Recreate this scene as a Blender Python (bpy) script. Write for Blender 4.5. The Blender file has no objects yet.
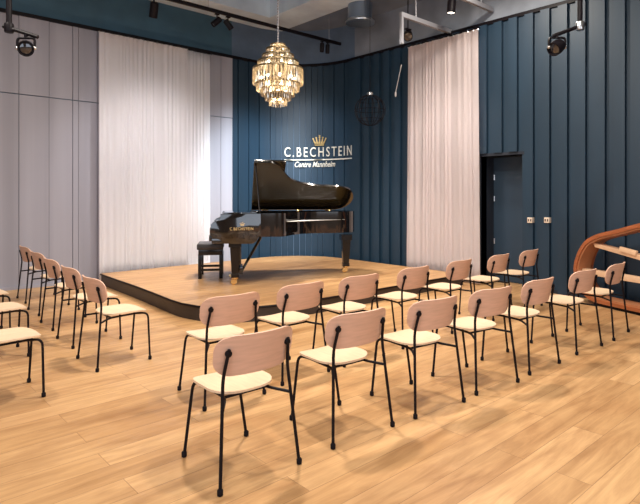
import bpy, bmesh, math, random
from mathutils import Vector, Matrix
random.seed(7)
PI = math.pi
SC = bpy.context.scene
COL = SC.collection
HD = math.radians(41.9)          # heading of the camera against the room axes
CA, SA = math.cos(HD), math.sin(HD)


# ------------------------------------------------------------------ helpers
def cam_pt(px, d):
    """room x, y of a point seen at image column px at distance d in front of the camera"""
    x = (px - 320) * d / 536
    return (x * CA + d * SA, -x * SA + d * CA)


def NB():
    return bmesh.new()


def box(bm, x0, x1, y0, y1, z0, z1, mi=0, M=None):
    vs = [bm.verts.new(p) for p in ((x0, y0, z0), (x1, y0, z0), (x1, y1, z0), (x0, y1, z0),
                                    (x0, y0, z1), (x1, y0, z1), (x1, y1, z1), (x0, y1, z1))]
    if M is not None:
        for v in vs:
            v.co = M @ v.co
    for q in ((3, 2, 1, 0), (4, 5, 6, 7), (0, 1, 5, 4), (1, 2, 6, 5), (2, 3, 7, 6), (3, 0, 4, 7)):
        f = bm.faces.new([vs[i] for i in q])
        f.material_index = mi
    return vs


def prism(bm, poly, lo, hi, axis='z', mi=0, M=None):
    """extrude a 2D polygon: axis z -> (a,b,h); y -> (a,h,b); x -> (h,a,b)"""
    def mk(p, h):
        if axis == 'z':
            c = Vector((p[0], p[1], h))
        elif axis == 'y':
            c = Vector((p[0], h, p[1]))
        else:
            c = Vector((h, p[0], p[1]))
        return bm.verts.new(M @ c if M is not None else c)
    A = [mk(p, lo) for p in poly]
    B = [mk(p, hi) for p in poly]
    n = len(poly)
    fs = [bm.faces.new(A[::-1]), bm.faces.new(B)]
    for i in range(n):
        fs.append(bm.faces.new((A[i], A[(i + 1) % n], B[(i + 1) % n], B[i])))
    for f in fs:
        f.material_index = mi
    return A + B


def fillet(pts, r, n=5):
    """round the inner corners of a polyline"""
    pts = [Vector(p) for p in pts]
    out = [pts[0]]
    for i in range(1, len(pts) - 1):
        p, a, b = pts[i], pts[i - 1], pts[i + 1]
        da, db = (a - p), (b - p)
        k = min(r, da.length * .48, db.length * .48)
        p0, p1 = p + da.normalized() * k, p + db.normalized() * k
        for j in range(n + 1):
            t = j / n
            out.append(p0 * (1 - t) ** 2 + p * 2 * t * (1 - t) + p1 * t * t)
    out.append(pts[-1])
    return out


def tube(bm, pts, r, n=8, cap=True, mi=0):
    pts = [Vector(p) for p in pts]
    rs = r if isinstance(r, (list, tuple)) else [r] * len(pts)
    rings = []
    d0 = (pts[1] - pts[0]).normalized()
    up = Vector((0, 0, 1)) if abs(d0.z) < .9 else Vector((1, 0, 0))
    nx = d0.cross(up).normalized()
    for i, p in enumerate(pts):
        if i == 0:
            d = d0
        elif i == len(pts) - 1:
            d = (pts[i] - pts[i - 1]).normalized()
        else:
            d = ((pts[i + 1] - p).normalized() + (p - pts[i - 1]).normalized()).normalized()
        nx = (nx - d * nx.dot(d)).normalized()
        ny = d.cross(nx)
        rings.append([bm.verts.new(p + (nx * math.cos(2 * PI * k / n) + ny * math.sin(2 * PI * k / n)) * rs[i]) for k in range(n)])
    for a, b in zip(rings, rings[1:]):
        for k in range(n):
            bm.faces.new((a[k], a[(k + 1) % n], b[(k + 1) % n], b[k])).material_index = mi
    if cap:
        bm.faces.new(rings[0][::-1]).material_index = mi
        bm.faces.new(rings[-1]).material_index = mi


def lathe(bm, prof, n=20, c=(0, 0, 0), M=None, mi=0):
    rings = []
    for r, z in prof:
        ring = []
        for k in range(n):
            a = 2 * PI * k / n
            co = Vector((r * math.cos(a), r * math.sin(a), z))
            if M is not None:
                co = M @ co
            ring.append(bm.verts.new(co + Vector(c)))
        rings.append(ring)
    for a, b in zip(rings, rings[1:]):
        for k in range(n):
            bm.faces.new((a[k], a[(k + 1) % n], b[(k + 1) % n], b[k])).material_index = mi
    bm.faces.new(rings[0][::-1]).material_index = mi
    bm.faces.new(rings[-1]).material_index = mi


def ball(bm, c, r, seg=10):
    prof = [(max(r * math.sin(PI * i / seg), 1e-4), -r * math.cos(PI * i / seg)) for i in range(seg + 1)]
    lathe(bm, prof, seg + 4, c)


def look(direction):
    """matrix turning local +z to direction"""
    return Vector(direction).to_track_quat('Z', 'Y').to_matrix().to_4x4()


def obj(name, bm, mat, parent=None, bevel=0, sharp=40, loc=None):
    bmesh.ops.recalc_face_normals(bm, faces=bm.faces[:])
    if bevel:
        es = [e for e in bm.edges if len(e.link_faces) == 2 and e.calc_face_angle(0) > .6]
        bmesh.ops.bevel(bm, geom=es, offset=bevel, segments=2, profile=.6, affect='EDGES', clamp_overlap=True)
    me = bpy.data.meshes.new(name)
    bm.to_mesh(me)
    bm.free()
    for m in (mat if isinstance(mat, (list, tuple)) else [mat]):
        me.materials.append(m)
    for p in me.polygons:
        p.use_smooth = True
    me.set_sharp_from_angle(angle=math.radians(sharp))
    o = bpy.data.objects.new(name, me)
    COL.objects.link(o)
    if parent:
        o.parent = parent
    if loc:
        o.location = loc
    return o


def thing(name, label, cat, loc=(0, 0, 0), rz=0, group=None):
    o = bpy.data.objects.new(name, None)
    o.empty_display_size = .1
    COL.objects.link(o)
    o.location = loc
    o.rotation_euler = (0, 0, rz)
    o['label'] = label
    o['category'] = cat
    if group:
        o['group'] = group
    return o


def tag(o, label, cat, group=None):
    o['label'] = label
    o['category'] = cat
    if group:
        o['group'] = group
    return o


def struct(o):
    o['kind'] = 'structure'
    return o


def copy_tree(o, parent=None):
    c = o.copy()
    COL.objects.link(c)
    if parent:
        c.parent = parent
    for ch in list(o.children):
        copy_tree(ch, c)
    return c


# ------------------------------------------------------------------ materials
def mat(name, col, rough=.5, metal=0, spec=.5, coat=0, noise=0, nscale=20, bump=0, emit=None, estr=0, nstretch=(1, 1, 1)):
    m = bpy.data.materials.new(name)
    m.use_nodes = True
    nt = m.node_tree
    b = nt.nodes['Principled BSDF']
    b.inputs['Base Color'].default_value = (*col, 1)
    b.inputs['Roughness'].default_value = rough
    b.inputs['Metallic'].default_value = metal
    b.inputs['Specular IOR Level'].default_value = spec
    b.inputs['Coat Weight'].default_value = coat
    if emit:
        b.inputs['Emission Color'].default_value = (*emit, 1)
        b.inputs['Emission Strength'].default_value = estr
    if noise or bump:
        tc = nt.nodes.new('ShaderNodeTexCoord')
        mp = nt.nodes.new('ShaderNodeMapping')
        mp.inputs['Scale'].default_value = nstretch
        nt.links.new(tc.outputs['Object'], mp.inputs['Vector'])
        nz = nt.nodes.new('ShaderNodeTexNoise')
        nz.inputs['Scale'].default_value = nscale
        nz.inputs['Detail'].default_value = 4
        nt.links.new(mp.outputs['Vector'], nz.inputs['Vector'])
        if noise:
            rp = nt.nodes.new('ShaderNodeValToRGB')
            rp.color_ramp.elements[0].position = .3
            rp.color_ramp.elements[1].position = .7
            rp.color_ramp.elements[0].color = (*[max(0, c * (1 - noise)) for c in col], 1)
            rp.color_ramp.elements[1].color = (*[min(1, c * (1 + noise)) for c in col], 1)
            nt.links.new(nz.outputs['Fac'], rp.inputs['Fac'])
            nt.links.new(rp.outputs['Color'], b.inputs['Base Color'])
        if bump:
            bp = nt.nodes.new('ShaderNodeBump')
            bp.inputs['Strength'].default_value = bump
            bp.inputs['Distance'].default_value = .01
            nt.links.new(nz.outputs['Fac'], bp.inputs['Height'])
            nt.links.new(bp.outputs['Normal'], b.inputs['Normal'])
    return m


def plank_mat(name, c1, c2, dark, width=1.9, row=.2, rough=.38):
    m = bpy.data.materials.new(name)
    m.use_nodes = True
    nt = m.node_tree
    N, L = nt.nodes, nt.links
    b = N['Principled BSDF']
    tc = N.new('ShaderNodeTexCoord')
    br = N.new('ShaderNodeTexBrick')
    br.offset = .37
    br.inputs['Scale'].default_value = 1
    br.inputs['Brick Width'].default_value = width
    br.inputs['Row Height'].default_value = row
    br.inputs['Mortar Size'].default_value = .0016
    br.inputs['Mortar Smooth'].default_value = .2
    br.inputs['Bias'].default_value = 0
    br.inputs['Color1'].default_value = (*c1, 1)
    br.inputs['Color2'].default_value = (*c2, 1)
    br.inputs['Mortar'].default_value = (*dark, 1)
    L.new(tc.outputs['Object'], br.inputs['Vector'])
    # long grain figure
    mp = N.new('ShaderNodeMapping')
    mp.inputs['Scale'].default_value = (.55, 5.0, 1)
    L.new(tc.outputs['Object'], mp.inputs['Vector'])
    # shift the grain from plank to plank
    add = N.new('ShaderNodeVectorMath')
    add.operation = 'MULTIPLY_ADD'
    L.new(br.outputs['Color'], add.inputs[0])
    add.inputs[1].default_value = (37, 11, 5)
    L.new(mp.outputs['Vector'], add.inputs[2])
    nz = N.new('ShaderNodeTexNoise')
    nz.inputs['Scale'].default_value = 2.2
    nz.inputs['Detail'].default_value = 6
    nz.inputs['Roughness'].default_value = .62
    nz.inputs['Distortion'].default_value = .7
    L.new(add.outputs[0], nz.inputs['Vector'])
    rp = N.new('ShaderNodeValToRGB')
    rp.color_ramp.elements[0].position = .30
    rp.color_ramp.elements[0].color = (.56, .47, .38, 1)
    rp.color_ramp.elements[1].position = .62
    rp.color_ramp.elements[1].color = (1.06, 1.06, 1.04, 1)
    L.new(nz.outputs['Fac'], rp.inputs['Fac'])
    mx = N.new('ShaderNodeMix')
    mx.data_type = 'RGBA'
    mx.blend_type = 'MULTIPLY'
    mx.inputs['Factor'].default_value = .75
    L.new(br.outputs['Color'], mx.inputs['A'])
    L.new(rp.outputs['Color'], mx.inputs['B'])
    # fine grain
    mp2 = N.new('ShaderNodeMapping')
    mp2.inputs['Scale'].default_value = (2.5, 60, 1)
    L.new(tc.outputs['Object'], mp2.inputs['Vector'])
    n2 = N.new('ShaderNodeTexNoise')
    n2.inputs['Scale'].default_value = 2
    n2.inputs['Detail'].default_value = 3
    L.new(mp2.outputs['Vector'], n2.inputs['Vector'])
    r2 = N.new('ShaderNodeValToRGB')
    r2.color_ramp.elements[0].color = (.84, .8, .76, 1)
    r2.color_ramp.elements[1].color = (1.08, 1.08, 1.08, 1)
    L.new(n2.outputs['Fac'], r2.inputs['Fac'])
    m2 = N.new('ShaderNodeMix')
    m2.data_type = 'RGBA'
    m2.blend_type = 'MULTIPLY'
    m2.inputs['Factor'].default_value = .6
    L.new(mx.outputs['Result'], m2.inputs['A'])
    L.new(r2.outputs['Color'], m2.inputs['B'])
    n3 = N.new('ShaderNodeTexNoise')
    n3.inputs['Scale'].default_value = 1.3
    n3.inputs['Detail'].default_value = 5
    n3.inputs['Distortion'].default_value = 1.2
    mp3 = N.new('ShaderNodeMapping')
    mp3.inputs['Scale'].default_value = (.7, 1.6, 1)
    L.new(tc.outputs['Object'], mp3.inputs['Vector'])
    L.new(mp3.outputs['Vector'], n3.inputs['Vector'])
    r3 = N.new('ShaderNodeValToRGB')
    r3.color_ramp.elements[0].position = .32
    r3.color_ramp.elements[0].color = (.80, .73, .68, 1)
    r3.color_ramp.elements[1].position = .52
    r3.color_ramp.elements[1].color = (1.03, 1.03, 1.03, 1)
    L.new(n3.outputs['Fac'], r3.inputs['Fac'])
    m3 = N.new('ShaderNodeMix')
    m3.data_type = 'RGBA'
    m3.blend_type = 'MULTIPLY'
    m3.inputs['Factor'].default_value = .8
    L.new(m2.outputs['Result'], m3.inputs['A'])
    L.new(r3.outputs['Color'], m3.inputs['B'])
    L.new(m3.outputs['Result'], b.inputs['Base Color'])
    b.inputs['Roughness'].default_value = rough
    b.inputs['Specular IOR Level'].default_value = .35
    bp = N.new('ShaderNodeBump')
    bp.inputs['Strength'].default_value = .12
    bp.inputs['Distance'].default_value = .004
    L.new(n2.outputs['Fac'], bp.inputs['Height'])
    L.new(bp.outputs['Normal'], b.inputs['Normal'])
    return m


def sheer_mat(name, col, transl=.35):
    m = bpy.data.materials.new(name)
    m.use_nodes = True
    nt = m.node_tree
    N, L = nt.nodes, nt.links
    N.remove(N['Principled BSDF'])
    out = N['Material Output']
    d = N.new('ShaderNodeBsdfDiffuse')
    t = N.new('ShaderNodeBsdfTranslucent')
    d.inputs['Color'].default_value = (*col, 1)
    t.inputs['Color'].default_value = (*col, 1)
    mx = N.new('ShaderNodeMixShader')
    mx.inputs[0].default_value = transl
    L.new(d.outputs[0], mx.inputs[1])
    L.new(t.outputs[0], mx.inputs[2])
    L.new(mx.outputs[0], out.inputs['Surface'])
    return m


def crystal_mat(name):
    m = bpy.data.materials.new(name)
    m.use_nodes = True
    nt = m.node_tree
    N, L = nt.nodes, nt.links
    N.remove(N['Principled BSDF'])
    out = N['Material Output']
    g = N.new('ShaderNodeBsdfGlossy')
    g.inputs['Roughness'].default_value = .12
    g.inputs['Color'].default_value = (1, .95, .85, 1)
    t = N.new('ShaderNodeBsdfTranslucent')
    t.inputs['Color'].default_value = (1, .90, .74, 1)
    p = N.new('ShaderNodeBsdfTransparent')
    p.inputs['Color'].default_value = (1, .93, .8, 1)
    a = N.new('ShaderNodeMixShader')
    a.inputs[0].default_value = .5
    L.new(g.outputs[0], a.inputs[1])
    L.new(t.outputs[0], a.inputs[2])
    b = N.new('ShaderNodeMixShader')
    b.inputs[0].default_value = .3
    L.new(a.outputs[0], b.inputs[1])
    L.new(p.outputs[0], b.inputs[2])
    L.new(b.outputs[0], out.inputs['Surface'])
    return m


M_FLOOR = plank_mat('oak_floor_boards', (.50, .290, .132), (.64, .40, .20), (.25, .13, .06))
M_DECK = plank_mat('oak_stage_boards', (.47, .265, .12), (.55, .33, .155), (.25, .13, .06), row=.18)
M_SEAT = mat('pale_oak_seat', (.76, .56, .38), .42, noise=.08, nscale=6, nstretch=(10, 1, 1))
M_BACK = mat('oak_backrest_cool_lit', (.66, .415, .305), .45, noise=.08, nscale=6, nstretch=(1, 1, 10))  # natural oak, the pinkish cast of cool light put into its colour
M_BLACK = mat('black_powder_coat', (.006, .004, .006), .5, spec=.16)
M_FASCIA = mat('dark_brown_fascia', (.035, .026, .024), .5, noise=.25, nscale=8, nstretch=(1, 1, 14))
M_GREY = mat('grey_lilac_panel', (.285, .28, .325), .8, noise=.16, nscale=1.2, nstretch=(2.2, 1, .05))
M_NAVY = mat('navy_wall_board', (.0095, .031, .058), .5, noise=.12, nscale=2, nstretch=(1, 1, .25))
M_NAVYD = mat('navy_recess', (.010, .015, .026), .7)
M_DOOR = mat('navy_door_leaf', (.022, .045, .075), .5)
M_TEAL = mat('teal_upper_wall', (.040, .10, .15), .7, noise=.15, nscale=2)
M_UPPER = mat('slate_upper_wall', (.10, .15, .225), .7, noise=.15, nscale=2)
M_UPPERR = mat('taupe_upper_wall', (.20, .225, .265), .7, noise=.25, nscale=1.5)
M_CEIL = mat('dark_ceiling', (.07, .11, .125), .8)
M_BULK = mat('light_concrete_beam', (.66, .78, .92), .8, noise=.15, nscale=1.6)
M_PANEL = mat('slate_ceiling_panel', (.16, .20, .27), .7, noise=.2, nscale=1.5)
M_PLASTER = mat('pale_plaster', (.34, .30, .27), .85)
M_CURT = sheer_mat('white_sheer', (.90, .88, .91), .12)
M_CURT2 = sheer_mat('cream_drape', (.86, .77, .77), .12)
M_PIANO = mat('black_piano_lacquer', (.005, .004, .004), .07, spec=.8, coat=.35)
M_PLEG = mat('black_satin_lacquer', (.007, .006, .006), .2, spec=.35)
M_LID = mat('black_lid_lacquer', (.006, .005, .005), .16, spec=1.0, coat=.5)
M_BRASS = mat('brass', (.80, .56, .24), .25, 1)
M_GOLD = mat('gold_lettering', (.90, .66, .30), .3, .8)
M_PLATE = mat('gilded_iron_plate', (.50, .30, .10), .4, .6)
M_WHITE = mat('white_keys', (.85, .83, .78), .3)
M_SILVER = mat('brushed_steel', (.62, .62, .63), .3, 1)
M_SIGN = mat('champagne_metal', (.93, .86, .74), .35, .55)
M_LEATH = mat('black_leather', (.022, .018, .018), .38, bump=.3, nscale=60)
M_LENS = mat('lit_lens', (1, .95, .85), .3, emit=(1, .9, .75), estr=12)
M_GLASS = mat('dark_lens', (.02, .02, .025), .08, coat=1)
M_CORD = mat('white_cord', (.75, .72, .7), .6)
M_SWITCH = mat('cream_switch', (.75, .62, .50), .4)
M_BULB = mat('warm_bulb', (1, .85, .6), .4, emit=(1, .80, .52), estr=45)
M_BRONZE = mat('dark_bronze', (.16, .12, .07), .35, .9)
M_CRYS = crystal_mat('crystal_prism_glass')
M_DUCT = mat('blue_grey_duct', (.25, .32, .42), .35, .75)
M_STRUT = mat('grey_strut', (.33, .33, .36), .5, .3)
M_RIM1 = mat('mahogany_veneer', (.36, .11, .04), .35, noise=.2, nscale=4, nstretch=(1, 1, 6))
M_RIM2 = mat('maple_laminate', (.42, .17, .075), .4, noise=.12, nscale=4)
M_BEAM = mat('spruce_brace', (.78, .52, .33), .5, noise=.1, nscale=4)

# ------------------------------------------------------------------ room shell
XR, YB, R = 8.78, 10.32, 1.6
XBLUE = 6.6
ZT = 4.70        # top of the cladding
ZC = 5.55        # underside of the lowered ceiling
L1 = XR - R - XBLUE
LARC = R * PI / 2


def path(s, off=0.0):
    """a point on the back/right wall at length s from where the navy boards start, off = distance into the room"""
    if s < L1:
        return Vector((XBLUE + s, YB - off, 0))
    s -= L1
    if s < LARC:
        t = PI / 2 - s / R
        return Vector((XR - R + (R - off) * math.cos(t), YB - R + (R - off) * math.sin(t), 0))
    s -= LARC
    return Vector((XR - off, YB - R - s, 0))


def sweep(bm, s0, s1, o0, o1, z0, z1, step=.12, mi=0):
    n = max(1, int(round((s1 - s0) / step)))
    if s0 >= L1 + LARC:
        n = 1
    rings = []
    for i in range(n + 1):
        s = s0 + (s1 - s0) * i / n
        a, b = path(s, o0), path(s, o1)
        rings.append([bm.verts.new((p.x, p.y, z)) for p, z in ((a, z0), (b, z0), (b, z1), (a, z1))])
    for a, b in zip(rings, rings[1:]):
        for k in range(4):
            bm.faces.new((a[k], a[(k + 1) % 4], b[(k + 1) % 4], b[k])).material_index = mi
    bm.faces.new(rings[0]).material_index = mi
    bm.faces.new(rings[-1][::-1]).material_index = mi


bm = NB(); box(bm, -4.2, 9.4, -4.2, 10.5, -.12, 0)
struct(obj('floor', bm, M_FLOOR))
# ceiling: dark void, pale beam running round it, slate panel along the right wall
bm = NB()
box(bm, -4.2, 9.4, -4.2, 10.6, 6.2, 6.35, 0)
box(bm, -4.2, 7.9, 9.58, YB + .02, ZC, 6.2, 1)
box(bm, 7.1, 7.9, -4.0, 9.58, ZC, 6.2, 1)
box(bm, 7.9, XR + .02, -4.0, YB + .02, ZC + .02, 6.2, 2)
struct(obj('ceiling', bm, [M_CEIL, M_BULK, M_PANEL], bevel=0))
# left wall
bm = NB()
box(bm, -4.2, XBLUE, YB + .02, YB + .2, 0, 6.2, 1)
seams = [-4.0, -3.1, -2.2, -1.3, -.4, .5, 1.4, 2.30, 2.78, 3.18, 3.28, 3.62, 4.4, 5.2, 6.0, 6.3, XBLUE]
for i, (a, b) in enumerate(zip(seams, seams[1:])):
    dp = (.0, .01, .004, .012)[i % 4]
    box(bm, a + .004, b - .004, YB - dp, YB + .02, 0, 3.345, 0)
    box(bm, a + .004, b - .004, YB - dp - .004, YB + .02, 3.36, ZT, 0)
struct(obj('wall_left', bm, [M_GREY, M_TEAL]))
# the curved navy wall at the back
S_END = 3.2
bm = NB()
sweep(bm, 0, S_END, -.2, -.02, 0, 6.2, mi=1)
s = 0
k = 0
while s < S_END - .05:
    w = .145
    sweep(bm, s + .006, min(s + w, S_END) - .006, -.02, (.004, .035, .008, .03)[k % 4], 0, ZT, step=.06, mi=0)
    s += w
    k += 1
struct(obj('wall_back', bm, [M_NAVY, M_UPPER], sharp=25))
# right wall with a door recess
DY0, DY1, DZ = 4.54, 5.36, 2.32
bm = NB()
yend = YB - R - (S_END - L1 - LARC)
box(bm, XR + .02, XR + .2, DY1, yend, 0, 6.2, 1)
box(bm, XR + .02, XR + .2, -4.2, DY0, 0, 6.2, 1)
box(bm, XR + .02, XR + .2, DY0, DY1, DZ, 6.2, 1)
box(bm, XR - .02, XR + .5, DY1, DY1 + .05, 0, DZ + .05, 3)      # reveals of the recess
box(bm, XR - .03, XR + .5, DY0 - .05, DY0, 0, DZ + .05, 0)
box(bm, XR - .04, XR + .5, DY0 - .05, DY1 + .05, DZ, DZ + .05, 3)
y = yend
k = 0
grid = [yend, 8.25, 7.96, 7.67, 7.38, 7.09, 6.8, 6.51, 6.22, 5.93, 5.64, 5.36, 5.07, 4.78, 4.49]
while grid[-1] > -3.9:
    grid.append(grid[-1] - .285)
for k, (a, b) in enumerate(zip(grid, grid[1:])):
    z0 = DZ + .05 if (a <= DY1 + .02 and b >= DY0 - .06) else 0
    d = (0, .006, 0, .01)[k % 4]
    box(bm, XR - .008 - d, XR + .02, b + .004, b + .125, z0, ZT, 0)
    box(bm, XR - .065 - d, XR + .02, b + .13, a - .004, z0, ZT, 0)
struct(obj('wall_right', bm, [M_NAVY, M_UPPERR, M_TEAL, M_NAVYD]))
# door in the recess
bm = NB(); box(bm, XR + .45, XR + .5, DY0, DY1, .01, DZ)
dr = struct(obj('door_1', bm, M_DOOR))
for z in (.75, 1.55, 1.95):
    bm = NB(); tube(bm, [(XR + .44, DY1 - .02, z - .05), (XR + .44, DY1 - .02, z + .05)], .012)
    obj('hinge', bm, M_SILVER, dr)
# walls behind the camera
bm = NB(); box(bm, -4.2, -4.0, -4.2, YB + .02, 0, 6.2)
struct(obj('wall_west', bm, M_PLASTER))
bm = NB(); box(bm, -4.0, XR + .02, -4.2, -4.0, 0, 6.2)
struct(obj('wall_front', bm, M_PLASTER))
# black shadow rail along the top of the cladding
bm = NB()
box(bm, -4.0, XBLUE, YB - .05, YB + .02, ZT, ZT + .06)
sweep(bm, 0, S_END, -.02, .05, ZT, ZT + .06)
box(bm, XR - .05, XR + .02, -4.0, yend, ZT, ZT + .06)
struct(obj('trim_1', bm, M_BLACK))
bm = NB(); box(bm, -4.0, XBLUE, YB - .045, YB, 0, .05)
struct(obj('baseboard_left', bm, M_GREY))
bm = NB()
sweep(bm, 0, S_END, 0, .045, 0, .06)
struct(obj('baseboard_back', bm, M_NAVYD))
bm = NB()
box(bm, XR - .05, XR, DY1 + .05, yend, 0, .06); box(bm, XR - .05, XR, -4, DY0 - .05, 0, .06)
struct(obj('baseboard_right', bm, M_NAVYD))

# ------------------------------------------------------------------ stage
STG = .2
arc = [(XR - R + 1.25 * math.cos(t), YB - R + 1.25 * math.sin(t)) for t in [math.radians(a) for a in range(0, 91, 9)]]
outl = [(3.52, 9.86), (3.48, 9.0), (3.45, 8.2), (3.40, 7.4), (3.35, 6.75), (3.35, 6.45), (3.42, 6.14), (3.58, 5.88), (3.78, 5.71), (4.02, 5.59),
        (4.32, 5.51), (4.8, 5.47), (5.6, 5.45), (8.36, 5.45)] + arc
stage = thing('stage_platform', 'low curved oak stage with dark brown edge under the black grand piano', 'stage', (5.9, 7.6, 0))
o0 = Vector((5.9, 7.6))
rel = [(x - o0.x, y - o0.y) for x, y in outl]
bm = NB(); prism(bm, rel, .182, STG); obj('deck', bm, M_DECK, stage)
bm = NB(); prism(bm, [(x * .997, y * .997) for x, y in rel], 0, .182); obj('fascia', bm, M_FASCIA, stage)
# black nosing strip along the edge
bm = NB()
n = len(rel)
loop = [Vector((x, y, STG - .0165)) for x, y in rel]
loop.append(loop[0].copy())
tube(bm, loop, .016, 6)
obj('edge_strip', bm, M_BLACK, stage)


# ------------------------------------------------------------------ chairs
def rounded_panel(W, Hh, r, th, fn, nx=28, ny=8):
    """rounded rectangle sheet 2W x 2Hh with corner radius r, mapped to space by fn(a, b) -> (point, normal)"""
    bm = NB()
    xs = [W * math.sin(PI / 2 * (2 * i / nx - 1)) for i in range(nx + 1)]
    fr, bk = [], []
    for x in xs:
        e = abs(x) - (W - r)
        h = Hh if e <= 0 else Hh - r + math.sqrt(max(r * r - e * e, 0))
        h = max(h, .004)
        ca, cb = [], []
        for j in range(ny + 1):
            b = h * (2 * j / ny - 1)
            p, nrm = fn(x, b)
            ca.append(bm.verts.new(p + nrm * th / 2))
            cb.append(bm.verts.new(p - nrm * th / 2))
        fr.append(ca); bk.append(cb)
    for i in range(nx):
        for j in range(ny):
            bm.faces.new((fr[i][j], fr[i + 1][j], fr[i + 1][j + 1], fr[i][j + 1]))
            bm.faces.new((bk[i][j], bk[i][j + 1], bk[i + 1][j + 1], bk[i + 1][j]))
        bm.faces.new((fr[i][0], bk[i][0], bk[i + 1][0], fr[i + 1][0]))
        bm.faces.new((fr[i][ny], fr[i + 1][ny], bk[i + 1][ny], bk[i][ny]))
    for j in range(ny):
        bm.faces.new((fr[0][j], fr[0][j + 1], bk[0][j + 1], bk[0][j]))
        bm.faces.new((fr[nx][j], bk[nx][j], bk[nx][j + 1], fr[nx][j + 1]))
    return bm


def back_fn(x, b):
    z = .719 + b
    y = -.252 + 1.0 * x * x - .24 * b
    n = Vector((-2.0 * x, 1, .24)).normalized()
    return Vector((x, y, z + .25 * max(0, abs(x) - .2) * (1 if b > 0 else 0))), n


def seat_fn(x, b):
    y = .060 + b
    z = .474 + .30 * x * x - .0 * b
    t = max(0, y - .16)
    z -= 1.1 * t * t
    t2 = max(0, -.05 - y)
    z += .4 * t2 * t2
    return Vector((x, y, z)), Vector((-.6 * x, 2.2 * t, 1)).normalized()


def make_chair():
    root = thing('chair', 'chair', 'chair')
    obj('seat', rounded_panel(.209, .214, .14, .013, seat_fn), M_SEAT, root, sharp=50)
    obj('backrest', rounded_panel(.265, .117, .103, .012, back_fn), M_BACK, root, sharp=50)
    for s in (-1, 1):
        bm = NB()
        tube(bm, fillet([(s * .266, -.262, .012), (s * .218, -.207, .60), (s * .199, -.243, .762)], .05), .01)
        lg = obj('leg', bm, M_BLACK, root)
        bm = NB(); lathe(bm, [(.012, 0), (.0165, .004), (.0165, .03), (.012, .036)], 10, (s * .2665, -.2625, 0))
        obj('foot_cap', bm, M_BLACK, lg)
        bm = NB()
        tube(bm, fillet([(s * .222, .258, .012), (s * .158, .266, .447), (s * .150, .15, .456)], .055), .01)
        lg = obj('leg', bm, M_BLACK, root)
        bm = NB(); lathe(bm, [(.012, 0), (.0165, .004), (.0165, .03), (.012, .036)], 10, (s * .2225, .258, 0))
        obj('foot_cap', bm, M_BLACK, lg)
        bm = NB()
        tube(bm, fillet([(s * .150, .15, .456), (s * .142, -.10, .446), (s * .2285, -.222, .43)], .05), .0095)
        obj('seat_rail', bm, M_BLACK, root)
        bm = NB()
        y0 = -.252 + 1.0 * .198 ** 2
        Mx = look((0, -1, -.1))
        lathe(bm, [(.017, -.006), (.020, 0), (.020, .012), (.012, .018)], 12, (s * .199, y0 - .016, .738), Mx)
        obj('knob', bm, M_BLACK, root)
    bm = NB(); tube(bm, [(-.142, -.09, .445), (.142, -.09, .445)], .009); obj('stretcher', bm, M_BLACK, root)
    return root


proto = make_chair()
used = [False]


def place_chair(x, y, deg, label, group):
    c = proto if not used[0] else copy_tree(proto)
    used[0] = True
    c.location = (x, y, 0)
    c.rotation_euler = (0, 0, math.radians(deg))
    c['label'] = label
    c['group'] = group
    return c


NEAR = [(1.789, 2.738, -2, 'oak chair closest to the camera, at the aisle end of the nearer long row'),
        (2.61, 2.712, -4, 'oak chair second from the aisle in the nearer long row, right of the closest chair'),
        (3.372, 2.64, -6, 'oak chair third from the aisle in the nearer long row'),
        (4.11, 2.588, -8, 'oak chair in the middle of the nearer long row, fourth from the aisle'),
        (4.868, 2.56, -3, 'oak chair fifth from the aisle in the nearer long row, before the wide gap'),
        (5.805, 2.53, -4, 'oak chair sixth in the nearer long row, next to last before the wooden piano rim'),
        (6.62, 2.515, 3, 'oak chair at the far end of the nearer long row, overlapping the wooden piano rim')]
for c in NEAR:
    place_chair(*c, 'oak chairs in the nearer long row')
SECOND = [(2.30, 3.795, -2, 'oak chair at the aisle end of the row nearer the stage, left of the others'),
          (3.05, 3.84, 0, 'oak chair second from the aisle in the row nearer the stage'),
          (3.79, 3.83, -2, 'oak chair third from the aisle in the row nearer the stage, below the piano tail'),
          (4.65, 3.85, 0, 'oak chair fourth in the row nearer the stage, before the left edge of the drape'),
          (5.555, 3.88, 2, 'oak chair fifth in the row nearer the stage, before the right half of the drape'),
          (6.48, 3.89, 2, 'oak chair sixth in the row nearer the stage, in front of the door recess'),
          (7.345, 3.91, 2, 'oak chair at the far end of the row nearer the stage, below the wall switches')]
for c in SECOND:
    place_chair(*c, 'oak chairs in the row nearer the stage')
LEFT = [(2.01, 5.245, -90, 'oak chair facing the stage from the left, nearest of the receding line of five'),
        (2.085, 6.170, -90, 'oak chair second nearest in the line of five chairs left of the stage'),
        (2.155, 7.110, -91, 'oak chair in the middle of the line of five left of the stage'),
        (2.245, 8.080, -90, 'oak chair second farthest in the line of five left of the stage'),
        (2.33, 9.110, -91, 'oak chair farthest in the line of five left of the stage, against the grey wall')]
for c in LEFT:
    place_chair(*c, 'oak chairs in the line left of the stage')
EDGE = [(.955, 4.87, -90, 'oak chair cut by the left photo edge, nearest of the three there'),
        (1.15, 6.14, -90, 'oak chair cut by the left photo edge, middle one of the three there'),
        (1.20, 7.16, -90, 'oak chair barely showing at the left photo edge, farthest of the three there')]
for c in EDGE:
    place_chair(*c, 'oak chairs cut by the left edge')

# ------------------------------------------------------------------ grand piano
TH = math.radians(9 - 41.9)
pl = (-1.34 * CA + 8.45 * SA, 1.34 * SA + 8.45 * CA)
piano = thing('grand_piano', 'glossy black grand piano with raised lid standing on the low oak stage', 'piano', (pl[0], pl[1], STG), TH)
ZR = 1.128
V0, V1 = -.13, 1.45


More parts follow.
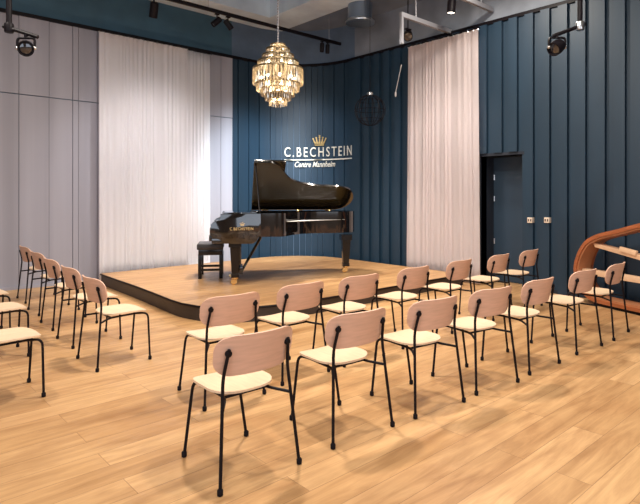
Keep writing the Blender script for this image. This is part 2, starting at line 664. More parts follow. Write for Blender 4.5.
def smooth_poly(ctrl, per=6):
    out = []
    n = len(ctrl)
    for i in range(n - 1):
        p0 = Vector(ctrl[max(i - 1, 0)]); p1 = Vector(ctrl[i]); p2 = Vector(ctrl[i + 1]); p3 = Vector(ctrl[min(i + 2, n - 1)])
        for j in range(per):
            t = j / per
            out.append(.5 * ((2 * p1) + (p2 - p0) * t + (2 * p0 - 5 * p1 + 4 * p2 - p3) * t * t + (3 * p1 - p0 - 3 * p2 + p3) * t ** 3))
    out.append(Vector(ctrl[-1]))
    return out


bent = smooth_poly([(.35, V0), (.60, V0), (.76, V0 + .03), (.92, .20), (1.09, .43), (1.34, .55), (1.62, .58), (1.84, .61), (2.03, .72), (2.14, .95), (2.14, 1.2), (2.05, 1.38), (1.88, V1)])
rim = [Vector((-.12, V0))] + bent + [Vector((-.12, V1))]
inner = []
for i, p in enumerate(rim):
    a = rim[max(i - 1, 0)]; b = rim[min(i + 1, len(rim) - 1)]
    d = (b - a).normalized()
    inner.append(p + Vector((-d.y, d.x)) * .07)
bm = NB()
prism(bm, [tuple(p) for p in rim] + [tuple(p) for p in inner[::-1]], .76, ZR)
obj('case', bm, M_PIANO, piano, sharp=35)
bm = NB(); prism(bm, [tuple(p) for p in inner], .765, .79); obj('bottom_board', bm, M_FASCIA, piano)
bm = NB(); prism(bm, [tuple(p) for p in inner], .94, .97)
obj('plate', bm, M_PLATE, piano)
bm = NB()
for i in range(26):
    v = V0 + .12 + i * .052
    ue = 1.9 - max(0, (.62 - v)) * 1.6
    tube(bm, [(.12, v, .99), (max(ue, .5), v + .03 * 0, .99)], .003, 4)
obj('strings', bm, M_SILVER, piano)
bm = NB(); box(bm, .0, .26, V0 + .08, V1 - .08, .97, 1.02); obj('pin_block', bm, M_PLATE, piano)
arm = [(.40, .76), (.40, ZR), (-.20, ZR), (-.225, ZR - .015), (-.235, 1.03), (-.27, 1.015), (-.33, 1.0), (-.37, .96), (-.385, .90), (-.385, .80), (-.35, .765), (-.30, .755), (-.25, .73), (-.12, .665), (-.05, .655), (.26, .655), (.33, .69), (.37, .76)]
for v in (V0 - .004, V1 - .08 + .004):
    bm = NB(); prism(bm, arm, v, v + .08, 'y')
    obj('arm', bm, M_PIANO, piano, bevel=.006)
bm = NB(); box(bm, -.36, .3, V0 + .07, V1 - .07, .655, .735); obj('keybed', bm, M_PIANO, piano, bevel=.005)
bm = NB(); box(bm, -.40, -.36, V0 + .06, V1 - .06, .70, .79); obj('key_slip', bm, M_PIANO, piano, bevel=.005)
bm = NB()
for i in range(52):
    v = V0 + .17 + i * (1.24 / 52)
    box(bm, -.35, -.12, v + .0008, v + .023, .76, .785)
obj('white_keys', bm, M_WHITE, piano)
bm = NB()
for i in range(51):
    if i % 7 in (2, 6):
        continue
    v = V0 + .17 + (i + 1) * (1.24 / 52)
    box(bm, -.27, -.12, v - .006, v + .006, .785, .80)
obj('black_keys', bm, M_BLACK, piano)
for v in (V0 + .076, V1 - .17):
    bm = NB(); box(bm, -.36, -.12, v, v + .09, .735, .82); obj('key_block', bm, M_PIANO, piano, bevel=.006)
bm = NB(); prism(bm, [(-.12, .80), (-.10, .80), (-.04, 1.04), (-.06, 1.05)], V0 + .08, V1 - .08, 'y'); obj('fallboard', bm, M_PIANO, piano)
bm = NB(); box(bm, -.18, .26, V0 + .08, V1 - .08, ZR - .02, ZR + .012); obj('music_shelf', bm, M_PIANO, piano, bevel=.004)

# lid, hinged along the spine
PH = math.radians(29.6)
cp, sp_ = math.cos(PH), math.sin(PH)


def lidpt(u, w, t):
    return Vector((u, V1 - w * cp + t * sp_, ZR + .012 + w * sp_ + t * cp))


def lid_prism(bm, poly, t0, t1):
    A = [bm.verts.new(lidpt(u, w, t0)) for u, w in poly]
    B = [bm.verts.new(lidpt(u, w, t1)) for u, w in poly]
    n = len(poly)
    bm.faces.new(A[::-1]); bm.faces.new(B)
    for i in range(n):
        bm.faces.new((A[i], A[(i + 1) % n], B[(i + 1) % n], B[i]))


lidc = [(.30, 0), (.30, 1.60)] + [(p.x, p.y) for p in smooth_poly([(.58, 1.60), (.70, 1.52), (.80, 1.33), (.92, 1.12), (1.08, 1.0), (1.34, .91), (1.62, .88), (1.84, .85), (2.03, .74), (2.13, .5), (2.12, .26), (2.01, .08), (1.86, .0)])]
bm = NB(); lid_prism(bm, lidc, 0, .028); obj('lid', bm, M_LID, piano, sharp=35)
bm = NB(); lid_prism(bm, [(.315, .01), (.315, 1.60), (.82, 1.60), (.82, .01)], .034, .06); obj('lid_flap', bm, M_LID, piano, bevel=.004)
for u in (.55, 1.2, 1.75):
    bm = NB(); tube(bm, [(u - .06, V1, ZR + .012), (u + .06, V1, ZR + .012)], .011); obj('hinge', bm, M_BRASS, piano)
bm = NB()
tube(bm, [(.40, V0 + .05, 1.02), lidpt(.33, 1.52, -.005)], .012, 8)
obj('prop_stick', bm, M_PIANO, piano)
for u, i_ in ((1.05, 0), (1.62, 1)):
    bm = NB(); ball(bm, (u, .45 if i_ == 0 else .62, ZR + .02), .02); obj('lid_bumper', bm, M_BRASS, piano)


def piano_leg(u, v):
    bm = NB()
    for (z0, w0), (z1, w1) in zip([(.70, .10), (.60, .10), (.595, .078), (.18, .052), (.175, .06)], [(.60, .10), (.595, .078), (.18, .052), (.175, .06), (.12, .06)]):
        a = [bm.verts.new((u + sx * w0, v + sy * w0, z0)) for sx, sy in ((-1, -1), (1, -1), (1, 1), (-1, 1))]
        b = [bm.verts.new((u + sx * w1, v + sy * w1, z1)) for sx, sy in ((-1, -1), (1, -1), (1, 1), (-1, 1))]
        bm.faces.new(a); bm.faces.new(b[::-1])
        for k in range(4):
            bm.faces.new((a[k], b[k], b[(k + 1) % 4], a[(k + 1) % 4]))
    lg = obj('leg', bm, M_PLEG, piano, sharp=20)
    bm = NB()
    lathe(bm, [(.055, .122), (.055, .10), (.03, .095), (.022, .07), (.022, .06)], 12, (u, v, 0))
    box(bm, u - .06, u + .03, v - .032, v - .022, .025, .085)
    box(bm, u - .06, u + .03, v + .022, v + .032, .025, .085)
    cs = obj('caster', bm, M_BRASS, lg)
    bm = NB(); lathe(bm, [(.03, -.02), (.042, -.018), (.042, .018), (.03, .02)], 16, (u - .025, v, .042), look((0, 1, 0)))
    obj('caster_wheel', bm, M_BRASS, lg)
    return lg


piano_leg(0, 0); piano_leg(.02, 1.31); piano_leg(2.0, 1.06)
# lyre with pedals and its two brace rods
ly = thing('pedal_lyre', '', '')
for k in ('label', 'category'):
    del ly[k]
ly.parent = piano
bm = NB(); box(bm, .03, .13, .44, .88, .10, .22); obj('pedal_box', bm, M_PIANO, ly, bevel=.006)
for v in (.54, .78):
    bm = NB(); box(bm, .055, .105, v - .025, v + .025, .22, .66); obj('lyre_post', bm, M_PIANO, ly, bevel=.004)
    bm = NB(); tube(bm, [(.12, v, .14), (.44, v + .02, .70)], .014); obj('brace_rod', bm, M_PIANO, ly)
for v in (.55, .66, .77):
    bm = NB(); box(bm, -.10, .04, v - .016, v + .016, .045, .058); box(bm, .02, .05, v - .012, v + .012, .045, .11)
    obj('pedal', bm, M_BRASS, ly, bevel=.004)


def text_bm(body, size, extrude, shear=0, spacing=1, bold=0):
    cu = bpy.data.curves.new('txt', 'FONT')
    cu.body = body
    cu.size = size
    cu.extrude = extrude
    cu.shear = shear
    cu.space_character = spacing
    cu.offset = bold
    cu.align_x = 'CENTER'
    cu.resolution_u = 3
    o = bpy.data.objects.new('txt', cu)
    COL.objects.link(o)
    dg = bpy.context.evaluated_depsgraph_get()
    me = bpy.data.meshes.new_from_object(o.evaluated_get(dg))
    bm = NB()
    bm.from_mesh(me)
    bpy.data.objects.remove(o)
    bpy.data.curves.remove(cu)
    bpy.data.meshes.remove(me)
    return bm


def fit(bm, x0, x1, y0, y1):
    xs = [v.co.x for v in bm.verts]; ys = [v.co.y for v in bm.verts]
    for v in bm.verts:
        v.co.x = x0 + (v.co.x - min(xs)) / (max(xs) - min(xs)) * (x1 - x0)
        v.co.y = y0 + (v.co.y - min(ys)) / (max(ys) - min(ys)) * (y1 - y0)


def crown_bm(w, h, th):
    """five-pointed crown in the x-y plane, base at y=0"""
    bm = NB()
    def pr(poly):
        prism(bm, [(x * w, y * h) for x, y in poly], -th, th, 'z')
    pr([(-.34, 0), (.34, 0), (.36, .11), (-.36, .11)])
    pr([(-.36, .16), (.36, .16), (.37, .22), (-.37, .22)])
    tops = [(-.48, .66), (-.25, .76), (0, .80), (.25, .76), (.48, .66)]
    bases = [-.33, -.17, 0, .17, .33]
    for (tx, ty), bx in zip(tops, bases):
        pr([(bx - .055, .22), (bx + .055, .22), (tx + .035, ty), (tx - .035, ty)])
        pr([(tx + .062 * math.cos(a * PI / 4), ty + .075 * math.sin(a * PI / 4)) for a in range(8)])
    for a, b in zip(tops, tops[1:]):
        mx = (a[0] + b[0]) / 2
        pr([(a[0] * .78, .42), (mx * .8, .34), (b[0] * .78, .42), (mx * .8, .27)])
    pr([(-.03, .86), (.03, .86), (.03, 1.0), (-.03, 1.0)])
    pr([(-.08, .91), (.08, .91), (.08, .95), (-.08, .95)])
    return bm


bm = text_bm('C.BECHSTEIN', .07, .001, 0, 1.15)
fit(bm, -.08, .28, .868, .912)
for v in bm.verts:
    v.co = Vector((v.co.x, V0 - .006 - v.co.z * .5, v.co.y))
obj('lettering', bm, M_GOLD, piano)
bm = crown_bm(.07, .06, .001)
for v in bm.verts:
    v.co = Vector((v.co.x + .11, V0 - .006 - v.co.z * .5, v.co.y + .935))
obj('crown_emblem', bm, M_GOLD, piano)

# bench
bench = thing('piano_bench', 'black leather piano bench with wooden legs at the keyboard end of the piano', 'bench')
bench.location = piano.matrix_basis @ Vector((-.41, .97, 0))
bench.rotation_euler = (0, 0, TH)
bm = NB(); box(bm, -.225, .215, -.32, .32, .49, .59); obj('cushion', bm, M_LEATH, bench, bevel=.022)
bm = NB(); box(bm, -.20, .20, -.30, .30, .40, .50); obj('apron', bm, M_PLEG, bench, bevel=.004)
for sx in (-1, 1):
    for sy in (-1, 1):
        bm = NB(); box(bm, sx * .175 - .03, sx * .175 + .03, sy * .265 - .03, sy * .265 + .03, 0, .42)
        obj('leg', bm, M_PLEG, bench, bevel=.004)
    bm = NB(); box(bm, sx * .175 - .012, sx * .175 + .012, -.24, .24, .13, .17); obj('stretcher', bm, M_PLEG, bench)
    bm = NB(); box(bm, -.15, .15, sx * .265 - .012, sx * .265 + .012, .13, .17); obj('stretcher', bm, M_PLEG, bench)


# ------------------------------------------------------------------ curtains
def curtain(name, a, b, z0, z1, nfold, amp, material, label, taper=0.0, seed=1):
    """pleated cloth hanging from a to b (room points), swaying along its normal"""
    rnd = random.Random(seed)
    a, b = Vector((*a, 0)), Vector((*b, 0))
    t = (b - a); Ln = t.length; t.normalize()
    nrm = Vector((-t.y, t.x, 0))
    n = nfold * 10
    ph = [rnd.uniform(-.8, .8) for _ in range(nfold + 2)]
    am = [rnd.uniform(.15, 1.2) for _ in range(nfold + 2)]
    bm = NB()
    rows = []
    NZ = 14
    for j in range(NZ + 1):
        h = j / NZ
        z = z0 + (z1 - z0) * h
        row = []
        for i in range(n + 1):
            u = i / n
            q = u * nfold + .55 * math.sin(u * 9.1 + seed) + .3 * math.sin(u * 23.7 + 2 * seed) + .12 * math.sin(3 * h + u * 40)
            q = min(max(q, 0), nfold)
            k = int(q)
            f_ = q - k
            A = am[k] * (1 - f_) + am[k + 1] * f_
            p_ = ph[k] * (1 - f_) + ph[k + 1] * f_
            d = amp * A * math.sin(2 * PI * q + p_ * (1.3 - h)) * (.75 + .25 * (1 - h)) + amp * .5 * math.sin(2 * PI * q * .37 + seed + (1 - h))
            spread = 1 + taper * (1 - h)
            c = a.lerp(b, .5) + t * ((u - .5) * Ln * spread) + nrm * d
            row.append(bm.verts.new((c.x, c.y, z)))
        rows.append(row)
    for r0, r1 in zip(rows, rows[1:]):
        for i in range(n):
            bm.faces.new((r0[i], r0[i + 1], r1[i + 1], r1[i]))
    root = thing(name, label, 'curtain', (0, 0, 0))
    mid = a.lerp(b, .5)
    root.location = (mid.x, mid.y, 0)
    for v in bm.verts:
        v.co -= root.location
    bmesh.ops.solidify(bm, geom=bm.faces[:], thickness=.004)
    obj('cloth', bm, material, root, sharp=180)
    bm = NB()
    hw = t * (Ln / 2 + .03)
    tube(bm, [-hw + Vector((0, 0, z1 + .012)), hw + Vector((0, 0, z1 + .012))], .014)
    obj('curtain_track', bm, M_BLACK, root)
    bm = NB()
    for i in range(nfold + 1):
        c = t * ((i / nfold - .5) * Ln)
        lathe(bm, [(.012, z1 - .02), (.012, z1 + .01)], 6, c)
    obj('glider', bm, M_SILVER, root)['kind'] = 'stuff'
    return root


curtain('sheer_curtain', (3.57, 10.08), (5.36, 10.08), .02, 4.64, 19, .014, M_CURT, 'wide white sheer curtain hanging on the grey left wall behind the stage', seed=3)
curtain('sheer_curtain', (5.30, 10.16), (5.94, 10.16), .02, 4.64, 7, .02, M_CURT, 'narrow greyer sheer curtain strip gathered at the right edge of the wide white one', seed=5)
curtain('drape', (8.57, 6.88), (8.57, 5.28), .02, 4.61, 15, .02, M_CURT2, 'tall pinkish cream drape hanging on the navy right wall beside the door recess', taper=.05, seed=9)
bm = NB(); tube(bm, [(8.60, 7.08, 4.30), (8.58, 7.13, 4.05), (8.56, 7.2, 3.74)], .008, 6); lathe(bm, [(.008, .05), (.02, .04), (.018, -.03), (.006, -.05)], 8, (8.56, 7.2, 3.70))
tag(obj('pull_cord', bm, M_CORD), 'short white pull cord hanging beside the upper left edge of the pink drape', 'cord')

# ------------------------------------------------------------------ wall sign on the curve
sign = thing('wall_sign', 'champagne metal lettering under a crown on the curved navy wall above the piano', 'sign', (0, 0, 0))


def on_wall(bm, s_mid, off):
    for v in bm.verts:
        s = s_mid + v.co.x
        a = path(s, off + v.co.z)
        v.co = Vector((a.x, a.y, v.co.y))


bm = text_bm('C.BECHSTEIN', .3, .006, 0, 1.35, .001)
fit(bm, -.9, .9, 2.535, 2.765)
on_wall(bm, 2.265, .045); obj('lettering', bm, M_SIGN, sign)
bm = text_bm('Centre Mannheim', .2, .004, .35, 1.0, .003)
fit(bm, -.51, .53, 2.29, 2.425)
on_wall(bm, 2.13, .045); obj('script_lettering', bm, M_SIGN, sign)
bm = NB()
for i in range(18):
    prism(bm, [(-.9 + i * .1, 2.452), (-.8 + i * .1, 2.452), (-.8 + i * .1, 2.478), (-.9 + i * .1, 2.478)], -.006, .006, 'z')
bmesh.ops.remove_doubles(bm, verts=bm.verts[:], dist=1e-4)
on_wall(bm, 2.265, .045); obj('underline', bm, M_SIGN, sign)
bm = crown_bm(.34, .25, .008)
for v in bm.verts:
    v.co.y += 2.80
on_wall(bm, 2.24, .045); obj('crown', bm, M_GOLD, sign)

# switches on the right wall
for px, y_, lab in ((532, 4.375, 'small cream switch plate on the navy wall, the one closer to the door'), (549, 4.085, 'small cream switch plate on the navy wall, the one farther from the door')):
    d = XR * SA + y_ * CA
    z = 1.6 - 24 * d / 536
    sw = thing('switch_plate', lab, 'switch', (XR - .09, y_, z), 0, 'switch plates by the door')
    bm = NB(); box(bm, -.006, .082, -.043, .043, -.045, .045); obj('plate', bm, M_SWITCH, sw, bevel=.004)
    for yy in (-.02, .02):
        bm = NB(); box(bm, -.012, .0, yy - .009, yy + .009, -.02, .02); obj('rocker', bm, M_FASCIA, sw)

# ------------------------------------------------------------------ wooden piano rim on display
nn = math.hypot(.37, .93)
tx, ty = -.37 / nn, -.93 / nn
rimroot = thing('piano_shell', 'bare laminated wooden grand piano rim with braces standing on edge by the navy wall', 'piano shell', (8.2, 3.13, 0), math.atan2(ty, tx))
# local x = along the rim, local y = towards the wall, z up
oc = [(2.3, 1.43), (1.6, 1.40), (1.1, 1.33), (.715, 1.24), (.37, 1.14), (.12, 1.075), (-.04, 1.02), (-.2, .925), (-.325, .76), (-.395, .58), (-.405, .46), (-.37, .31), (-.26, .16), (-.08, .06), (.2, .045), (.715, .045), (1.5, .045), (2.3, .045)]
ctr = smooth_poly(oc, 4)
inn, mid_ = [], []
for i, p in enumerate(ctr):
    a = ctr[max(i - 1, 0)]; b = ctr[min(i + 1, len(ctr) - 1)]
    d = (b - a).normalized()
    nrm = Vector((-d.y, d.x))
    inn.append(p + nrm * .078)
    mid_.append(p + nrm * .052)


def ribbon(bm, A, B, y0, y1):
    rows = []
    for p, q in zip(A, B):
        rows.append([bm.verts.new((p.x, y0, p.y)), bm.verts.new((q.x, y0, q.y)), bm.verts.new((q.x, y1, q.y)), bm.verts.new((p.x, y1, p.y))])
    for a, b in zip(rows, rows[1:]):
        for k in range(4):
            bm.faces.new((a[k], a[(k + 1) % 4], b[(k + 1) % 4], b[k]))
    bm.faces.new(rows[0]); bm.faces.new(rows[-1][::-1])


bm = NB(); ribbon(bm, ctr, mid_, 0, .34); obj('outer_rim', bm, M_RIM1, rimroot)
bm = NB(); ribbon(bm, mid_, inn, .02, .26); obj('inner_rim', bm, M_RIM2, rimroot)
for poly in ([(-.13, .91), (-.09, .845), (2.25, .49), (2.25, .58)], [(-.32, .50), (-.32, .42), (2.25, .42), (2.25, .50)]):
    bm = NB(); prism(bm, poly, .08, .2, 'y'); obj('brace', bm, M_BEAM, rimroot, bevel=.006)
bm = NB(); prism(bm, [(.36, .895), (.62, .855), (.60, .79), (.34, .83)], .05, .09, 'y'); obj('brace_block', bm, M_BEAM, rimroot, bevel=.005)
bm = NB(); box(bm, -.05, 2.3, .03, .32, 0, .047); obj('base_rail', bm, M_BLACK, rimroot)

# ------------------------------------------------------------------ chandelier
d = 8.8
cx, cy = cam_pt(278, d)
K = d / 536
zpx = lambda y_: 1.6 + (196 - y_) * K
chan = thing('chandelier', 'large round tiered crystal chandelier glowing warm above the stage', 'chandelier', (cx, cy, zpx(105)))
ZB = zpx(105)
bm = NB()
pts = [(0, 0, zpx(44) - ZB), (0, 0, 6.2 - ZB)]
tube(bm, pts, .006, 6); obj('cable', bm, M_STRUT, chan)
bm = NB()
nlink = 26
for i in range(nlink):
    z = zpx(43) - ZB + i * .045
    lathe(bm, [(.006, z), (.016, z + .012), (.016, z + .03), (.006, z + .042)], 8, (0, 0, 0))
obj('chain', bm, M_STRUT, chan)
bm = NB(); lathe(bm, [(.02, 6.2 - ZB), (.07, 6.19 - ZB), (.07, 6.14 - ZB), (.02, 6.12 - ZB)], 16); obj('ceiling_rose', bm, M_SILVER, chan)
tiers = [(43.5, 49, 7.5), (47, 54.5, 12), (52.5, 60, 16), (58, 66, 20.5), (64.5, 81, 25.4), (80, 88, 21.8), (86, 94, 17), (92, 99, 13.2), (97, 105, 9.2)]


def prism_bm(r, ang, z0, z1, w):
    bm = NB()
    M = Matrix.Rotation(ang, 4, 'Z')
    c = [(r, -w), (r + w * .9, 0), (r, w), (r - w * .5, 0)]
    A = [bm.verts.new(M @ Vector((x, y, z1))) for x, y in c]
    B = [bm.verts.new(M @ Vector((x, y, z0 + w))) for x, y in c]
    tip = bm.verts.new(M @ Vector((r, 0, z0)))
    bm.faces.new(A)
    for k in range(4):
        bm.faces.new((A[k], B[k], B[(k + 1) % 4], A[(k + 1) % 4]))
        bm.faces.new((B[k], tip, B[(k + 1) % 4]))
    return bm


rest = NB()
nind = 0
# the 100 that face the room largest are parts of their own
for ti, (ya, yb, hw) in enumerate(tiers):
    r = hw * K
    kk = (d - .8 * r) / 536
    zt, zb_ = 1.6 + (196 - ya) * kk - ZB, 1.6 + (196 - yb) * kk - ZB
    bm = NB()
    lathe(bm, [(r - .03, zt - .012), (r + .004, zt - .012), (r + .004, zt + .014), (r - .03, zt + .014)], 32)
    obj('tier_ring', bm, M_BRONZE, chan)
    n = max(14, int(2 * PI * r / (.058 if ti == 4 else .044)))
    for k in range(n):
        ang = 2 * PI * k / n
        pb = prism_bm(r - .012, ang, zb_, zt, .016 if ti == 4 else .013)
        toward = math.cos(ang - math.atan2(-cy, -cx))
        if nind < 100 and ((ti == 4 and toward > -.1) or (ti in (3, 5, 6) and toward > .15)):
            obj('crystal_prism', pb, M_CRYS, chan)
            nind += 1
        else:
            me = bpy.data.meshes.new('t'); pb.to_mesh(me); rest.from_mesh(me); pb.free(); bpy.data.meshes.remove(me)
obj('crystal_prisms', rest, M_CRYS, chan)['kind'] = 'stuff'
bm = NB()
lathe(bm, [(.012, zpx(101) - ZB), (.012, zpx(43) - ZB)], 8); obj('stem', bm, M_BRASS, chan)
for ring_r, ring_y, nb in ((.07, 49, 3), (.13, 56, 5), (.2, 63, 6), (.27, 78, 8), (.2, 86, 6), (.13, 92, 5), (.06, 99, 3)):
    for k in range(nb):
        a = 2 * PI * k / nb + ring_y
        bm = NB(); ball(bm, (ring_r * math.cos(a), ring_r * math.sin(a), zpx(ring_y) - ZB), .022, 6)
        obj('bulb', bm, M_BULB, chan)

# ------------------------------------------------------------------ ceiling fittings
TZ, TY = 5.0, 8.62
track = thing('lighting_track', 'long black lighting track hanging under the ceiling above the stage', 'track', (6.2, TY, TZ))
bm = NB(); box(bm, -5.2, 2.15, -.025, .025, -.03, .03); obj('rail', bm, M_BLACK, track, bevel=.004)
for x in (-3.5, -1.2, .4, 1.8):
    bm = NB(); tube(bm, [(x, 0, .03), (x, 0, 6.2 - TZ if x < .9 else ZC - TZ)], .005, 6); obj('hanger_rod', bm, M_STRUT, track)


def spotlight(name, label, cat, loc, aim, r, ln, lit, stem_len, group=None, body=M_BLACK):
    root = thing(name, label, cat, loc, 0, group)
    bm = NB(); tube(bm, [(0, 0, 0), (0, 0, -stem_len)], r * .22, 8); box(bm, -r * .8, r * .8, -r * .35, r * .35, -r * .3, 0); obj('stem', bm, M_BLACK, root)
    M = Matrix.Translation((0, 0, -stem_len - r * .3)) @ look(aim)
    bm = NB(); lathe(bm, [(r * .6, -ln * .45), (r, -ln * .38), (r, ln * .55), (r * .88, ln * .55), (r * .86, ln * .45), (.001, ln * .44)], 18, (0, 0, 0), M); obj('body', bm, body, root)
    bm = NB(); lathe(bm, [(.001, ln * .445), (r * .84, ln * .45), (r * .84, ln * .47), (.001, ln * .475)], 16, (0, 0, 0), M); obj('lens', bm, M_LENS if lit else M_GLASS, root)
    return root


def track_x(px, Y=TY):
    k = (px - 320) / 536
    # point of the line y = Y seen at column px
    d_ = Y / (CA - k * SA)
    return k * d_ * CA + d_ * SA


spotlight('track_spotlight', 'lit black cylinder spotlight on the track above the wide white curtain', 'spotlight', (track_x(154), TY, TZ - .045), (.1, .5, -1), .07, .26, True, .17)
spotlight('track_spotlight', 'dark double headed spotlight on the track left of the chandelier, left head', 'spotlight', (track_x(217), TY, TZ - .045), (-.7, .2, -.7), .055, .2, False, .12)
spotlight('track_spotlight', 'dark double headed spotlight on the track left of the chandelier, right head', 'spotlight', (track_x(228), TY, TZ - .045), (.6, -.2, -.8), .055, .2, False, .12)
spotlight('track_spotlight', 'tiny black spotlight at the far track end, left of a pair above the sign', 'spotlight', (track_x(322), TY, TZ - .045), (.03, .1, -1), .045, .2, False, .11)
spotlight('track_spotlight', 'tiny black spotlight at the far track end, right of a pair above the sign', 'spotlight', (track_x(327.5), TY, TZ - .045), (.05, .1, -1), .045, .2, False, .11)
# round duct
dk = thing('round_duct', 'blue grey round ceiling duct with a flared steel collar at the top of the photo', 'duct', (8.02, 7.70, 5.18))
bm = NB(); lathe(bm, [(.25, .04), (.25, ZC + .02 - 5.18)], 32); obj('pipe', bm, M_DUCT, dk)
bm = NB(); lathe(bm, [(.21, .0), (.30, -.01), (.305, .02), (.25, .07), (.21, .07)], 32); obj('collar', bm, M_SILVER, dk)
# suspended strut frames
st = thing('strut_frame', 'grey metal strut with a dropped leg above the upper left corner of the pink drape', 'strut', (7.27, 6.0, 4.75), 0, 'ceiling struts')
bm = NB(); box(bm, 0, XR - .02 - 7.27, -.03, .03, -.03, .05); obj('rail', bm, M_STRUT, st, bevel=.004)
bm = NB(); box(bm, 0, .05, -.025, .025, -.50, -.03); obj('drop_leg', bm, M_STRUT, st)
bm = NB(); tube(bm, [(.42, 0, .05), (.42, 0, ZC - 4.75)], .012, 6); obj('hanger_rod', bm, M_STRUT, st)
st = thing('strut_frame', 'grey metal strut crossing under the ceiling above the door recess', 'strut', (7.4, 5.12, 4.95), 0, 'ceiling struts')
bm = NB(); box(bm, 0, XR - .02 - 7.4, -.03, .03, -.04, .04); obj('rail', bm, M_STRUT, st, bevel=.004)
bm = NB(); tube(bm, [(1.0, 0, .04), (1.0, 0, ZC + .02 - 4.95)], .012, 6); obj('hanger_rod', bm, M_STRUT, st)
p = cam_pt(408, 10.1)
spotlight('stage_spotlight', 'black unlit spotlight tucked at the wall top beside the upper left corner of the drape', 'spotlight', (p[0], p[1], 4.75), (-.6, -.5, -.4), .085, .26, False, .1)
bm = NB(); tube(bm, [(p[0], p[1], 4.75), (p[0], p[1], ZC + .02)], .012, 6)
tag(obj('hanging_rod', bm, M_BLACK), 'thin black rod holding the unlit spotlight beside the drape', 'rod')
p = cam_pt(451.5, 9.5)
sl = spotlight('stage_spotlight', 'lit black cylinder spotlight at the top of the photo above the pink drape', 'spotlight', (p[0], p[1], 5.07), (-.05, .05, -1), .075, .24, True, .08)
bm = NB(); tube(bm, [(0, 0, 0), (0, 0, ZC + .02 - 5.07)], .012, 6); obj('drop_rod', bm, M_BLACK, sl)


def hanging_light(name, label, px0, y0, px1, y1, hpx, hy, d_, hr, silver=False):
    """projector on a ceiling pole: pole foot at (px0,y0), arm to (px1,y1), head at (hpx,hy)"""
    zz = lambda y_: 1.6 + (196 - y_) * d_ / 536
    a = Vector((*cam_pt(px0, d_), zz(y0))); b = Vector((*cam_pt(px1, d_), zz(y1))); h = Vector((*cam_pt(hpx, d_), zz(hy)))
    root = thing(name, label, 'stage light', a)
    b -= a; h -= a
    bm = NB(); tube(bm, [(0, 0, -.02), (0, 0, 6.2 - a.z)], .03, 10); obj('pole', bm, M_BLACK, root)
    bm = NB(); tube(bm, [Vector((0, 0, 0)) - b * .2, b * 1.0], .022, 8); obj('arm', bm, M_BLACK, root)
    bm = NB(); lathe(bm, [(.045, -.05), (.05, -.04), (.05, .04), (.045, .05)], 12); obj('clamp', bm, M_SILVER if silver else M_BLACK, root)
    top = Vector((h.x, h.y, b.z * h.x / b.x if abs(b.x) > 1e-4 else b.z))
    right = Vector((CA, -SA, 0))
    bm = NB()
    tube(bm, [top, Vector((h.x, h.y, h.z + hr * 1.25))], .02, 8)
    tube(bm, fillet([h - right * hr * 1.15, h - right * hr * 1.15 + Vector((0, 0, hr * 1.3)), h + right * hr * 1.15 + Vector((0, 0, hr * 1.3)), h + right * hr * 1.15], .04), .014, 8)
    obj('yoke', bm, M_BLACK, root)
    M = Matrix.Translation(h) @ look((-.25, -.9, -.35) if not silver else (-.8, .2, -.5))
    bm = NB(); lathe(bm, [(hr * .55, -hr * 1.1), (hr * .9, -hr * .7), (hr, -hr * .1), (hr, hr * .9), (hr * .86, hr * .9), (hr * .84, hr * .6), (.001, hr * .58)], 20, (0, 0, 0), M); obj('head', bm, M_BLACK, root)
    bm = NB(); lathe(bm, [(.001, hr * .6), (hr * .8, hr * .62), (hr * .6, hr * .7), (.001, hr * .76)], 18, (0, 0, 0), M); obj('lens', bm, M_GLASS, root)
    for s in (-1, 1):
        bm = NB(); ball(bm, h + right * hr * 1.15 * s, .022, 6); obj('knob', bm, M_SILVER, root)
    return root


hanging_light('hanging_projector', 'black round stage projector hanging on a ceiling pole at the top left corner', 9, 28, 38, 37, 26, 48, 6.0, .085)
hanging_light('hanging_projector', 'dark stage projector hanging on a ceiling pole in front of the right navy wall', 580, 26, 553, 36, 557, 47, 6.4, .085, True)
# added wire globe standing in for a faint camera ghost before the curved wall
gx, gy = cam_pt(370, 10.5)
gl = thing('pendant_ghost', 'added dark wire globe in place of a faint camera ghost, hanging before the navy wall left of the pink drape', 'globe', (gx, gy, 3.28))
bm = NB(); tube(bm, [(0, 0, .33), (0, 0, ZC + .02 - 3.28)], .004, 6); obj('cable', bm, M_BLACK, gl)
bm = NB(); lathe(bm, [(.03, .36), (.06, .34), (.06, .29), (.02, .28)], 14); obj('cap', bm, M_SILVER, gl)
bm = NB()
for i in range(7):
    a = PI * i / 7
    ring = [Vector((.30 * math.sin(t) * math.cos(a), .30 * math.sin(t) * math.sin(a), .30 * math.cos(t))) for t in [2 * PI * j / 24 for j in range(25)]]
    tube(bm, ring, .006, 5)
for z in (-.18, 0, .18):
    rr = math.sqrt(.09 - z * z)
    tube(bm, [Vector((rr * math.cos(2 * PI * j / 24), rr * math.sin(2 * PI * j / 24), z)) for j in range(25)], .006, 5)
obj('wire_cage', bm, M_BLACK, gl)


# ------------------------------------------------------------------ lights
def area(name, loc, size, power, col=(1, .9, .78), aim=(0, 0, -1), sy=None):
    l = bpy.data.lights.new(name, 'AREA')
    l.energy = power
    l.color = col
    l.size = size
    if sy:
        l.shape = 'RECTANGLE'
        l.size_y = sy
    o = bpy.data.objects.new(name, l)
    COL.objects.link(o)
    o.location = loc
    o.rotation_euler = Vector(aim).to_track_quat('-Z', 'Y').to_euler()
    return o


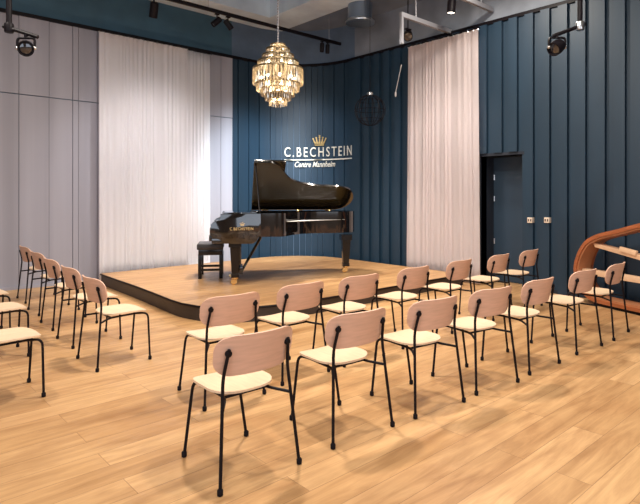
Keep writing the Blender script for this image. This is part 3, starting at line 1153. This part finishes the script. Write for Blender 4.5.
def spot(name, loc, target, power, ang, blend=.6, col=(1, .9, .78), rad=.06):
    l = bpy.data.lights.new(name, 'SPOT')
    l.energy = power
    l.color = col
    l.spot_size = math.radians(ang)
    l.spot_blend = blend
    l.shadow_soft_size = rad
    o = bpy.data.objects.new(name, l)
    COL.objects.link(o)
    o.location = loc
    o.rotation_euler = (Vector(target) - Vector(loc)).to_track_quat('-Z', 'Y').to_euler()
    return o


WARM = (1, .90, .78)
COOL = (.74, .85, 1)
for x, y, e in ((3.1, 4.5, 215), (4.5, 2.3, 150), (7.2, 4.4, 120), (.6, 1.2, 110), (.3, 6.4, 110), (3.4, -.6, 90)):
    area('ceiling_downlight', (x, y, 5.3), .32, e, WARM)
spot('stage_lamp', (5.9, 7.6, 5.0), (5.9, 7.6, .2), 1050, 96, .7, WARM, .2)
spot('stage_lamp', (4.4, 6.6, 5.0), (4.6, 6.7, .2), 260, 84, .8, WARM, .2)
spot('curtain_lamp', (4.5, 7.2, 4.6), (4.6, 10.1, 1.2), 500, 78, .9, (1, .96, .95), .3)
spot('drape_lamp', (6.4, 5.6, 4.8), (8.6, 6.1, 1.6), 300, 66, .9, (1, .92, .85), .3)
spot('wall_lamp', (5.6, 7.0, 4.9), (7.3, 10.2, 1.6), 2000, 50, .9, (.8, .93, 1), .3)
spot('sign_lamp', (6.3, 7.6, 4.9), (8.3, 9.8, 2.5), 420, 46, .8, (.85, .93, 1), .3)
# added cool fill lights behind the camera; those walls have no windows
area('cool_fill', (-3.9, 2.6, 2.6), 8.0, 240, COOL, (1, .1, .12), 3.2)
area('cool_fill', (2.6, -3.9, 2.6), 8.0, 240, COOL, (.1, 1, .12), 3.2)

w = bpy.data.worlds.new('World')
SC.world = w
w.use_nodes = True
w.node_tree.nodes['Background'].inputs[0].default_value = (.5, .6, .75, 1)
w.node_tree.nodes['Background'].inputs[1].default_value = .1

# ------------------------------------------------------------------ camera
cam = bpy.data.cameras.new('Camera')
cam.sensor_width = 36
cam.lens = 36 * 536 / 640
cam.shift_y = -56 / 640
cam.clip_start = .05
co = bpy.data.objects.new('Camera', cam)
COL.objects.link(co)
co.location = (0, 0, 1.6)
co.rotation_euler = (PI / 2, 0, -HD)
SC.camera = co
SC.cycles.use_denoising = True
SC.cycles.max_bounces = 8
SC.view_settings.view_transform = 'Standard'
SC.view_settings.look = 'None'
SC.view_settings.gamma = 1
SC.view_settings.use_curve_mapping = False
SC.view_settings.exposure = 0
